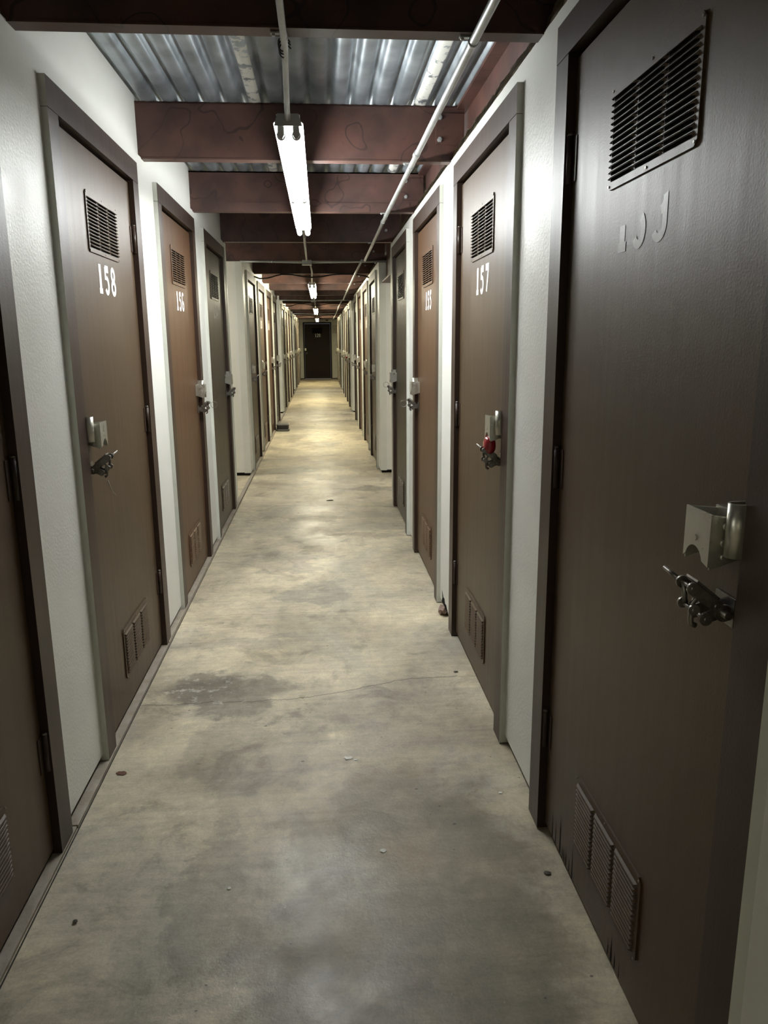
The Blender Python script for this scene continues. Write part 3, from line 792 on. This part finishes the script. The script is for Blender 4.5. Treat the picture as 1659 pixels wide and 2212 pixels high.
# ------------------------------------------------------------------ fluorescent strip lamps
LX = -.091; LZ = 2.150
def lamp_meshes():
    h = BM()
    # ballast channel and reflector pan
    prism(h, [(-.030, LZ + .012), (.030, LZ + .012), (.040, LZ + .034), (-.040, LZ + .034)], 1, 0, 2.5)
    pan = [(-.050, LZ + .005), (-.044, LZ + .010), (.044, LZ + .010), (.050, LZ + .005), (.051, LZ + .006), (.046, LZ + .0125), (-.046, LZ + .0125), (-.051, LZ + .006)]
    prism(h, pan, 1, 0, 2.5)
    e = BM()
    prism(e, [(-.048, LZ - .003), (.048, LZ - .003), (.036, LZ + .036), (-.036, LZ + .036)], 1, -.004, 0)
    e2 = BM()
    prism(e2, [(-.048, LZ - .003), (.048, LZ - .003), (.036, LZ + .036), (-.036, LZ + .036)], 1, 2.5, 2.504)
    hd = BM()
    prism(hd, [(-.011, LZ + .010), (.011, LZ + .010), (.011, LZ - .030), (.005, LZ - .040), (-.005, LZ - .040), (-.011, LZ - .030)], 1, 0, .016)
    st = BM(); box(st, -.012, .012, 0, .025, LZ + .033, BEAM_Z + .001)
    return (mesh_of('housing', h, M_FIX), mesh_of('end_plate', e, M_FIXGREY, .001), mesh_of('end_plate', e2, M_FIXGREY, .001), mesh_of('lamp_holder', hd, M_FIXGREY), mesh_of('hanger_strap', st, M_FIXGREY))
HOUS, EP1, EP2, HOLD, STRAP = lamp_meshes()
LY = [2.84, 10.34, 17.84, 25.34]
LAB = ['long bright twin-tube strip lamp hanging nearest, cool white light', 'second strip lamp from the camera, beyond the first cross aisle', 'third strip lamp from the camera, small and bright', 'farthest and smallest strip lamp, just above the end door']
STRAPS = [(3.805, 5.24), (11.375, 12.84 - .002), (18.925, 20.3), (26.455, 27.8)]
for i, y in enumerate(LY):
    o = empty('strip_lamp', (LX, y, 0)); tag(o, LAB[i], 'lamp', 'strip lamps under the beams')
    link('housing', HOUS, o); link('end_plate', EP1, o); link('end_plate', EP2, o)
    em = emission('tube_glow_%d' % i, TUBE_COLOR[i], TUBE_STRENGTH[i])
    tb = BM(); tube(tb, [(0, 0, 0), (0, .012, 0), (0, .0121, 0), (0, 1.198, 0), (0, 1.1981, 0), (0, 1.21, 0)], .0155, 20)
    for f in tb.faces:
        c = f.calc_center_median()
        if c.y < .0125 or c.y > 1.1975: f.material_index = 1
    tm = mesh_of('lamp_tube', tb, [em, M_EMT])
    if i == 0:      # the left pair of the nearest lamp is worn and burns dimmer
        tm2 = tm.copy(); tm2.materials[0] = emission('worn_tube_glow', TUBE_COLOR[0], TUBE_STRENGTH[0] * WORN_TUBE)
    for sx in (-.026, .026):
        for yy in (.022, 1.262): link('lamp_tube', tm2 if (i == 0 and sx < 0) else tm, o, loc=(sx, yy, LZ - .026))
        for yy in (.004, 1.236, 2.476): link('lamp_holder', HOLD, o, loc=(sx, yy, 0))
    for ys_ in STRAPS[i]:
        if ys_ - y < 2.45: link('hanger_strap', STRAP, o, loc=(0, ys_ - y, 0))

# lamps of the side corridors, hanging in the cross aisles out of sight behind the walls
em = emission('tube_glow_aisle', AISLE_COLOR, AISLE_STRENGTH)
tb = BM(); tube(tb, [(0, 0, 0), (0, .012, 0), (0, .0121, 0), (0, 1.198, 0), (0, 1.1981, 0), (0, 1.21, 0)], .0155, 16)
for f in tb.faces:
    c = f.calc_center_median()
    if c.y < .0125 or c.y > 1.1975: f.material_index = 1
tm = mesh_of('lamp_tube', tb, [em, M_EMT])
tn = tm.copy(); tn.materials[0] = emission('tube_glow_near_aisle', AISLE_COLOR, NEAR_AISLE_STRENGTH)
for i, yc in enumerate((7.62, 15.12, 22.62, -.07)):
    for s_, sd in ((-1, 'left'), (1, 'right')):
        o = empty('strip_lamp', (s_ * 1.28, yc, 0)); o.rotation_euler = (0, 0, PI / 2 if s_ < 0 else -PI / 2)
        tag(o, 'strip lamp in the %s arm of the %s cross aisle, hidden behind the wall' % (sd, ('first', 'second', 'third', 'nearest, camera-side')[i]), 'lamp')
        link('housing', HOUS, o); link('end_plate', EP1, o); link('end_plate', EP2, o)
        for sx in (-.026, .026):
            for yy in (.022, 1.262): link('lamp_tube', tn if i == 3 else tm, o, loc=(sx, yy, LZ - .021))
            for yy in (.004, 1.236, 2.476): link('lamp_holder', HOLD, o, loc=(sx, yy, 0))
        for yy in (.3, 2.1):
            bm = BM(); box(bm, -.012, .012, yy, yy + .02, LZ + .033, ZDECK + .001); obj('hanger_strap', bm, M_FIXGREY, o)

# the strip lamp of the stretch behind the viewpoint
o = empty('strip_lamp', (LX, -4.66, 0)); tag(o, 'strip lamp hanging in the corridor behind the viewpoint', 'lamp')
link('housing', HOUS, o); link('end_plate', EP1, o); link('end_plate', EP2, o)
tr = tm.copy(); tr.materials[0] = emission('tube_glow_rear', TUBE_COLOR[1], REAR_STRENGTH)
for sx in (-.026, .026):
    for yy in (.022, 1.262): link('lamp_tube', tr, o, loc=(sx, yy, LZ - .026))
    for yy in (.004, 1.236, 2.476): link('lamp_holder', HOLD, o, loc=(sx, yy, 0))
for yy in (.3, 2.1):
    bm = BM(); box(bm, -.012, .012, yy, yy + .02, LZ + .033, ZDECK + .001); obj('hanger_strap', bm, M_FIXGREY, o)

# ------------------------------------------------------------------ conduits, boxes and cables
def run(name, pts, r, m, label, cat, group=None, straps=(), couplings=(), skind='strap'):
    o = empty(name, pts[0])
    off = Vector(pts[0]); bm = BM(); tube(bm, [Vector(p) - off for p in pts], r, 14)
    obj(name + '_pipe' if name == 'conduit' else 'cable_run', bm, m, o)
    for (x, y, z, ax) in straps:
        bm = BM()
        if ax == 'y':
            seg = [(x - off.x + (r + .002) * math.cos(a), z - off.z + (r + .002) * math.sin(a)) for a in [2 * PI * k / 16 for k in range(16)]]
            tube(bm, [(x - off.x, y - off.y - .008, z - off.z), (x - off.x, y - off.y + .008, z - off.z)], r + .0022, 16)
            box(bm, x - off.x - r - .026, x - off.x - r * .3, y - off.y - .008, y - off.y + .008, z - off.z + r - .003, z - off.z + r + .001)
            tube(bm, [(x - off.x - r - .018, y - off.y, z - off.z + r + .002), (x - off.x - r - .018, y - off.y, z - off.z + r - .009)], .005, 8)
        else:
            tube(bm, [(x - off.x - .008, y - off.y, z - off.z), (x - off.x + .008, y - off.y, z - off.z)], r + .0022, 14)
            box(bm, x - off.x - .008, x - off.x + .008, y - off.y - .004, y - off.y + .02, z - off.z + r - .003, z - off.z + r + .001)
        obj('strap', bm, M_EMT if m is M_EMT else M_CABLE, o)
    for (x, y, z) in couplings:
        bm = BM(); tube(bm, [(x - off.x, y - off.y - .03, z - off.z), (x - off.x, y - off.y + .03, z - off.z)], r + .003, 14)
        obj('coupling', bm, M_EMT, o)
    tag(o, label, cat, group); return o
ZC = BEAM_Z - .0135
run('conduit', [(.438, -2.6, ZC), (.440, 2.2, ZC), (.445, 3.7, ZC), (.448, 5.2, ZC), (.462, 6.9, ZC), (.470, 8.10, ZC)], .0125, M_EMT,
    'long grey metal conduit running under the beams beside the right wall', 'conduit',
    straps=[(.440, 2.305, ZC, 'y'), (.4455, 3.83, ZC, 'y'), (.448, 5.265, ZC, 'y'), (.461, 6.79, ZC, 'y')], couplings=[(.4435, 3.60, ZC), (.450, 5.55, ZC)])
run('conduit', [(.440, 8.12, ZC), (.442, 9.75, ZC), (.452, 12.5, ZC), (.470, 15.55, ZC), (.480, 15.70, ZC)], .0125, M_EMT,
    'grey metal conduit on the right beyond the first cross aisle', 'conduit', straps=[(.442, 9.86, ZC, 'y'), (.450, 11.40, ZC, 'y'), (.456, 12.91, ZC, 'y')], couplings=[(.455, 13.4, ZC)])
run('conduit', [(.445, 15.72, ZC), (.455, 19, ZC), (.480, 23.1, ZC), (.490, 28.8, ZC), (.50, 30.45, ZC)], .0125, M_EMT,
    'grey metal conduit on the right running on to the end door', 'conduit', straps=[(.450, 17.41, ZC, 'y'), (.455, 18.95, ZC, 'y'), (.487, 26.48, ZC, 'y')])
run('conduit', [(-.091, -2.150, LZ + .020), (-.085, -1.8, ZC), (-.078, 2.0, ZC), (-.078, 2.35, ZC - .002), (-.086, 2.60, ZC - .012), (-.091, 2.78, LZ + .030), (-.091, 2.838, LZ + .020)], .0095, M_EMT,
    'thin grey conduit feeding the near end of the nearest lamp', 'conduit', straps=[(-.078, 2.30, ZC + .001, 'y')])
run('conduit', [(-.091, 5.346, LZ + .020), (-.094, 5.46, LZ + .030), (-.10, 5.75, ZC), (-.11, 6.8, ZC), (-.118, 8.17, ZC)], .0095, M_EMT,
    'thin grey conduit from the nearest lamp to the grey box', 'conduit', couplings=[(-.104, 6.3, ZC)])
run('conduit', [(-.088, 8.28, ZC), (-.080, 9.4, ZC), (-.088, 10.1, ZC - .02), (-.091, 10.334, LZ + .020)], .0095, M_EMT,
    'thin grey conduit from the grey box to the second lamp', 'conduit', couplings=[(-.080, 9.6, ZC - .003)])
for (a, b_, lab) in ((12.846, 15.66, 'thin conduit between the second lamp and the second cross aisle'), (15.80, 17.834, 'thin conduit feeding the third lamp'),
                     (20.346, 23.16, 'thin conduit between the third lamp and the third cross aisle'), (23.30, 25.334, 'thin conduit feeding the farthest lamp')):
    lo = LZ + .020
    pa = [(-.091, a, lo), (-.095, a + .3, ZC), (-.10, b_, ZC)] if a in (12.846, 20.346) else [(-.10, a, ZC), (-.095, b_ - .3, ZC), (-.091, b_, lo)]
    run('conduit', pa, .0095, M_EMT, lab, 'conduit')
for i, yc in enumerate((8.225, 15.73, 23.23)):
    nth = ('first', 'second', 'third')[i]
    bxo = empty('junction_box', (-.118, yc, BEAM_Z - .046))
    bm = BM(); box(bm, -.047, .047, -.045, .045, 0, .044); obj('box_body', bm, M_EMT, bxo, bevel=.004)
    bm = BM(); box(bm, -.050, .050, -.048, .048, -.003, 0); obj('cover_plate', bm, M_EMT, bxo)
    tag(bxo, 'small grey junction box under the ceiling at the %s cross aisle' % nth, 'junction box', 'grey junction boxes at the cross aisles')
    zz = BEAM_Z - .024
    run('conduit', [(-.797, yc + .01, zz + .012), (-.55, yc, zz + .010), (-.30, yc, zz + .004), (-.166, yc, zz)], .0095, M_EMT, 'thin conduit across the %s cross aisle, left of the junction box' % nth, 'conduit', 'conduits across the cross aisles', straps=[(-.47, yc, zz + .008, 'x')])
    run('conduit', [(-.070, yc, zz), (.10, yc, zz + .004), (.42, yc, zz + .008), (.70, yc, zz + .012)], .0095, M_EMT, 'thin conduit across the %s cross aisle, right of the junction box' % nth, 'conduit', 'conduits across the cross aisles', straps=[(.12, yc, zz + .004, 'x')])
    y2 = yc + 1.575
    pts = []
    key = [(-.788, 2.215), (-.72, 2.190), (-.62, 2.196), (-.52, 2.224), (-.45, 2.240), (-.32, 2.236), (-.20, 2.214), (-.08, 2.203), (.05, 2.214), (.16, 2.234), (.25, 2.241), (.40, 2.240), (.50, 2.232), (.57, 2.218), (.628, 2.196)]
    pts = [(x, y2, z - .004) for x, z in key]
    run('cable', pts, .0085, M_CABLE, 'black cable sagging in waves across the ceiling past the %s cross aisle' % nth, 'cable', 'black cables across the ceiling', straps=[(-.46, y2, 2.236, 'x'), (.25, y2, 2.237, 'x')])
# wire hooks that hold the centre conduit at the black beam
bm = BM()
for k, dy in enumerate((0, .022, .048)):
    c = Vector((-.078, 2.345 + dy, ZC - .002)); pts = [c + Vector((.017 * math.cos(a), .008 * math.sin(a * 2), .017 * math.sin(a))) for a in [PI * .15 + PI * 1.25 * j / 12 for j in range(13)]]
    tube(bm, [p for p in pts], .0022, 8)
tag(obj('wire_hook', bm, M_CABLE), 'black bent wire ties around the thin centre conduit by the black beam', 'wire')

# ------------------------------------------------------------------ padlocks and rings
def padlock(x, y, z, s, label, scale=1.0):
    o = empty('padlock', (x, y, z))
    bm = BM(); n, seg = 10, 24; rings = []
    for i in range(n + 1):
        a = PI * i / n; t = -math.cos(a) * .017; r = .027 * math.sin(a) ** .55 if 0 < i < n else .0001
        rings.append([bm.verts.new((t, r * .86 * math.cos(2 * PI * k / seg), r * math.sin(2 * PI * k / seg))) for k in range(seg)])
    for A, B in zip(rings, rings[1:]):
        for k in range(seg): bm.faces.new((A[k], A[(k + 1) % seg], B[(k + 1) % seg], B[k])).smooth = True
    bmesh.ops.scale(bm, vec=(scale,) * 3, verts=bm.verts)
    obj('lock_body', bm, M_RED, o)
    bm = BM(); xx = -s * .0165
    for r_ in (.018, .011): tube(bm, [(xx * (1.02 if r_ < .015 else .95), r_ * .8 * math.cos(2 * PI * k / 20), r_ * math.sin(2 * PI * k / 20)) for k in range(21)], .0009, 6, caps=False)
    obj('embossed_ring', bm, M_RED, o)
    bm = BM(); tube(bm, [(0, -.013, .018), (0, -.013, .034), (0, -.008, .042), (0, 0, .045), (0, .008, .042), (0, .013, .034), (0, .013, .018)], .004, 10); obj('shackle', bm, M_STEEL, o)
    tag(o, label, 'padlock'); return o
padlock(XR - .048, 2.478 + .148, 1.070, 1, 'red enamelled padlock hanging under the lock shield of door 157', 1.22)
padlock(XR - .048, 17.65 + .155, 1.066, 1, 'tiny red padlock on a far right door beyond the second cross aisle')
def ring(x, y, z, r, label, tilt=.3):
    bm = BM(); tube(bm, [(r * math.cos(2 * PI * k / 28), r * .25 * math.sin(2 * PI * k / 28) * tilt, r * math.sin(2 * PI * k / 28)) for k in range(29)], .0016, 8, caps=False)
    o = obj('key_ring', bm, M_DULLSTEEL); o.location = (x, y, z); tag(o, label, 'ring'); return o
u_ = FW - .150
ring(XL + .100, 4.014 + u_, 1.040, .020, 'thin wire ring on the left wall, hanging on the bolt of door 156')
ring(XR - .100, 4.014 + u_, 1.030, .021, 'thin wire ring on the right wall, hanging on the bolt of door 155')
ring(XR - .085, 5.530 + u_, 1.070, .022, 'thin wire ring hanging under the lock of door 153')
bm = BM(); tube(bm, [(0, 0, 0), (.004, .006, -.022), (.010, .016, -.045), (.020, .030, -.062)], [.0014, .002, .0016, .0006], 6)
o = obj('plastic_tie', bm, M_STEEL); o.location = (XL + .045, 2.478 + .19, .967); tag(o, 'pale broken tie dangling under the bolt of door 158', 'tie')

# ------------------------------------------------------------------ bait station on the floor
o = empty('bait_station', (-.655, 12.55, 0)); tag(o, 'low black plastic pest bait box against the left wall far down the corridor', 'bait box')
def rrect(x0, x1, y0, y1, r, n=5):
    P_ = []
    for cx, cy, a0 in ((x1 - r, y1 - r, 0), (x0 + r, y1 - r, 90), (x0 + r, y0 + r, 180), (x1 - r, y0 + r, 270)):
        P_ += [(cx + r * math.cos(math.radians(a0 + 90 * k / n)), cy + r * math.sin(math.radians(a0 + 90 * k / n))) for k in range(n + 1)]
    return P_
bm = BM(); prism(bm, rrect(-.098, .112, 0, .29, .03), 2, 0.0, .034); obj('base_flange', bm, M_GREYPL, o, bevel=.006)
bm = BM(); prism(bm, rrect(-.092, .098, .014, .28, .025), 2, .033, .094); obj('bait_body', bm, M_BLACKPL, o)
bm = BM(); prism(bm, rrect(-.098, .106, .006, .288, .03), 2, .093, .114); obj('lid', bm, M_GREYPL, o, bevel=.008)

# ------------------------------------------------------------------ sign and alarm at the end wall
o = empty('sign', (.565, YEND - .002, 1.76)); tag(o, 'small framed paper notice on the end wall right of the dark door', 'sign')
bm = BM(); box(bm, -.065, .065, -.004, .001, 0, .26); obj('sheet', bm, M_PAPER, o)
bm = BM(); box(bm, -.072, -.062, -.008, .001, -.006, .266); box(bm, .062, .072, -.008, .001, -.006, .266); box(bm, -.0615, .0615, -.008, .001, -.006, .004); box(bm, -.0615, .0615, -.008, .001, .256, .266); obj('sign_frame', bm, M_INK, o)
bm = BM()
for k in range(5): box(bm, -.035, .035 - .01 * (k % 2), -.0052, -.0035, .06 + .032 * k, .068 + .032 * k)
obj('lettering', bm, M_INK, o)
bm = BM(); prism(bm, rrect(-.05, .05, -.045, .045, .02), 2, 0, .05); o = obj('smoke_alarm', bm, M_BLACKPL, bevel=.006); o.location = (.270, YEND - .046, 2.205); tag(o, 'small black box fixed above the end door', 'alarm')

# ------------------------------------------------------------------ broken plaster by the right wall, and floor litter
bm = BM()
pts = [(3.735, .036), (3.945, .036), (3.925, .060), (3.935, .098), (3.895, .072), (3.86, .078), (3.84, .055), (3.80, .062), (3.77, .047)]
A = [bm.verts.new((XR - .0012, y, z)) for y, z in pts]; f = bm.faces.new(A); f.normal_update()
bmesh.ops.extrude_face_region(bm, geom=[f]); 
for v in list(bm.verts)[len(pts):]: v.co.x += .0008
tag(obj('wall_hole', bm, M_DARKGAP), 'jagged black hole broken in the foot of the right wall between doors 157 and 155', 'hole', kind='structure')
def lump(name, loc, size, m, label, cat, jag=.35, sub=2, group=None, flat=1.0):
    bm = BM(); bmesh.ops.create_icosphere(bm, subdivisions=sub, radius=1)
    rnd = random.Random(hash(label) % 999 if False else len(label) * 7 + int(loc[1] * 100))
    for v in bm.verts:
        k = 1 + rnd.uniform(-jag, jag); v.co = Vector((v.co.x * size[0] * k, v.co.y * size[1] * k, v.co.z * size[2] * k))
    mz = min(v.co.z for v in bm.verts)
    for v in bm.verts: v.co.z -= mz
    o = obj(name, bm, m); o.location = loc; return tag(o, label, cat, group)
lump('plaster_chunk', (XR - .012, 3.845, 0.0), (.022, .062, .022), M_PLASTER, 'crumbled reddish plaster lump at the broken foot of the right wall', 'rubble')
lump('dry_leaf', (.052, 6.90, 0.0005), (.030, .012, .003), M_LEAF, 'dark curled leaf on the floor in the middle of the corridor', 'leaf', .4)
lump('paint_chip', (.060, 2.430, .0003), (.014, .010, .0012), M_CHIP, 'larger pale paint flake on the floor centre, left of its pair', 'paint chip', .4, 2)
lump('paint_chip', (.088, 2.418, .0003), (.008, .006, .001), M_CHIP, 'smaller pale paint flake on the floor centre, right of its pair', 'paint chip', .4, 2)
lump('paint_chip', (.143, 1.922, .0003), (.010, .008, .001), M_CHIP, 'pale paint flake on the near floor, right of centre', 'paint chip', .4, 2)
lump('paint_chip', (-.281, 1.804, .0003), (.0055, .0055, .001), M_CHIP, 'round pale chip on the near floor, left of centre', 'paint chip', .2, 2)
lump('paint_chip', (.544, 2.173, .0003), (.007, .005, .001), M_CHIP, 'pale chip on the floor beside the right wall near door 159', 'paint chip', .2, 2)
lump('dry_leaf', (-.712, 2.405, .0003), (.016, .012, .0015), mat('rusty_flake', (.12, .05, .03), .8), 'rust-coloured flake on the floor beside door 158', 'flake', .4, 2)
lump('grit', (-.655, 1.715, .0003), (.0065, .0065, .003), M_LEAF, 'dark round grit on the left floor near the bottom edge', 'grit', .25, 2)
lump('grit', (.560, 3.10, .0003), (.010, .006, .0015), M_LEAF, 'dark speck of dirt on the floor near door 157', 'grit', .3, 2)
lump('grit', (.585, 1.785, .0003), (.009, .007, .002), M_LEAF, 'dark speck of dirt on the floor by the foot of door 159', 'grit', .3, 2)
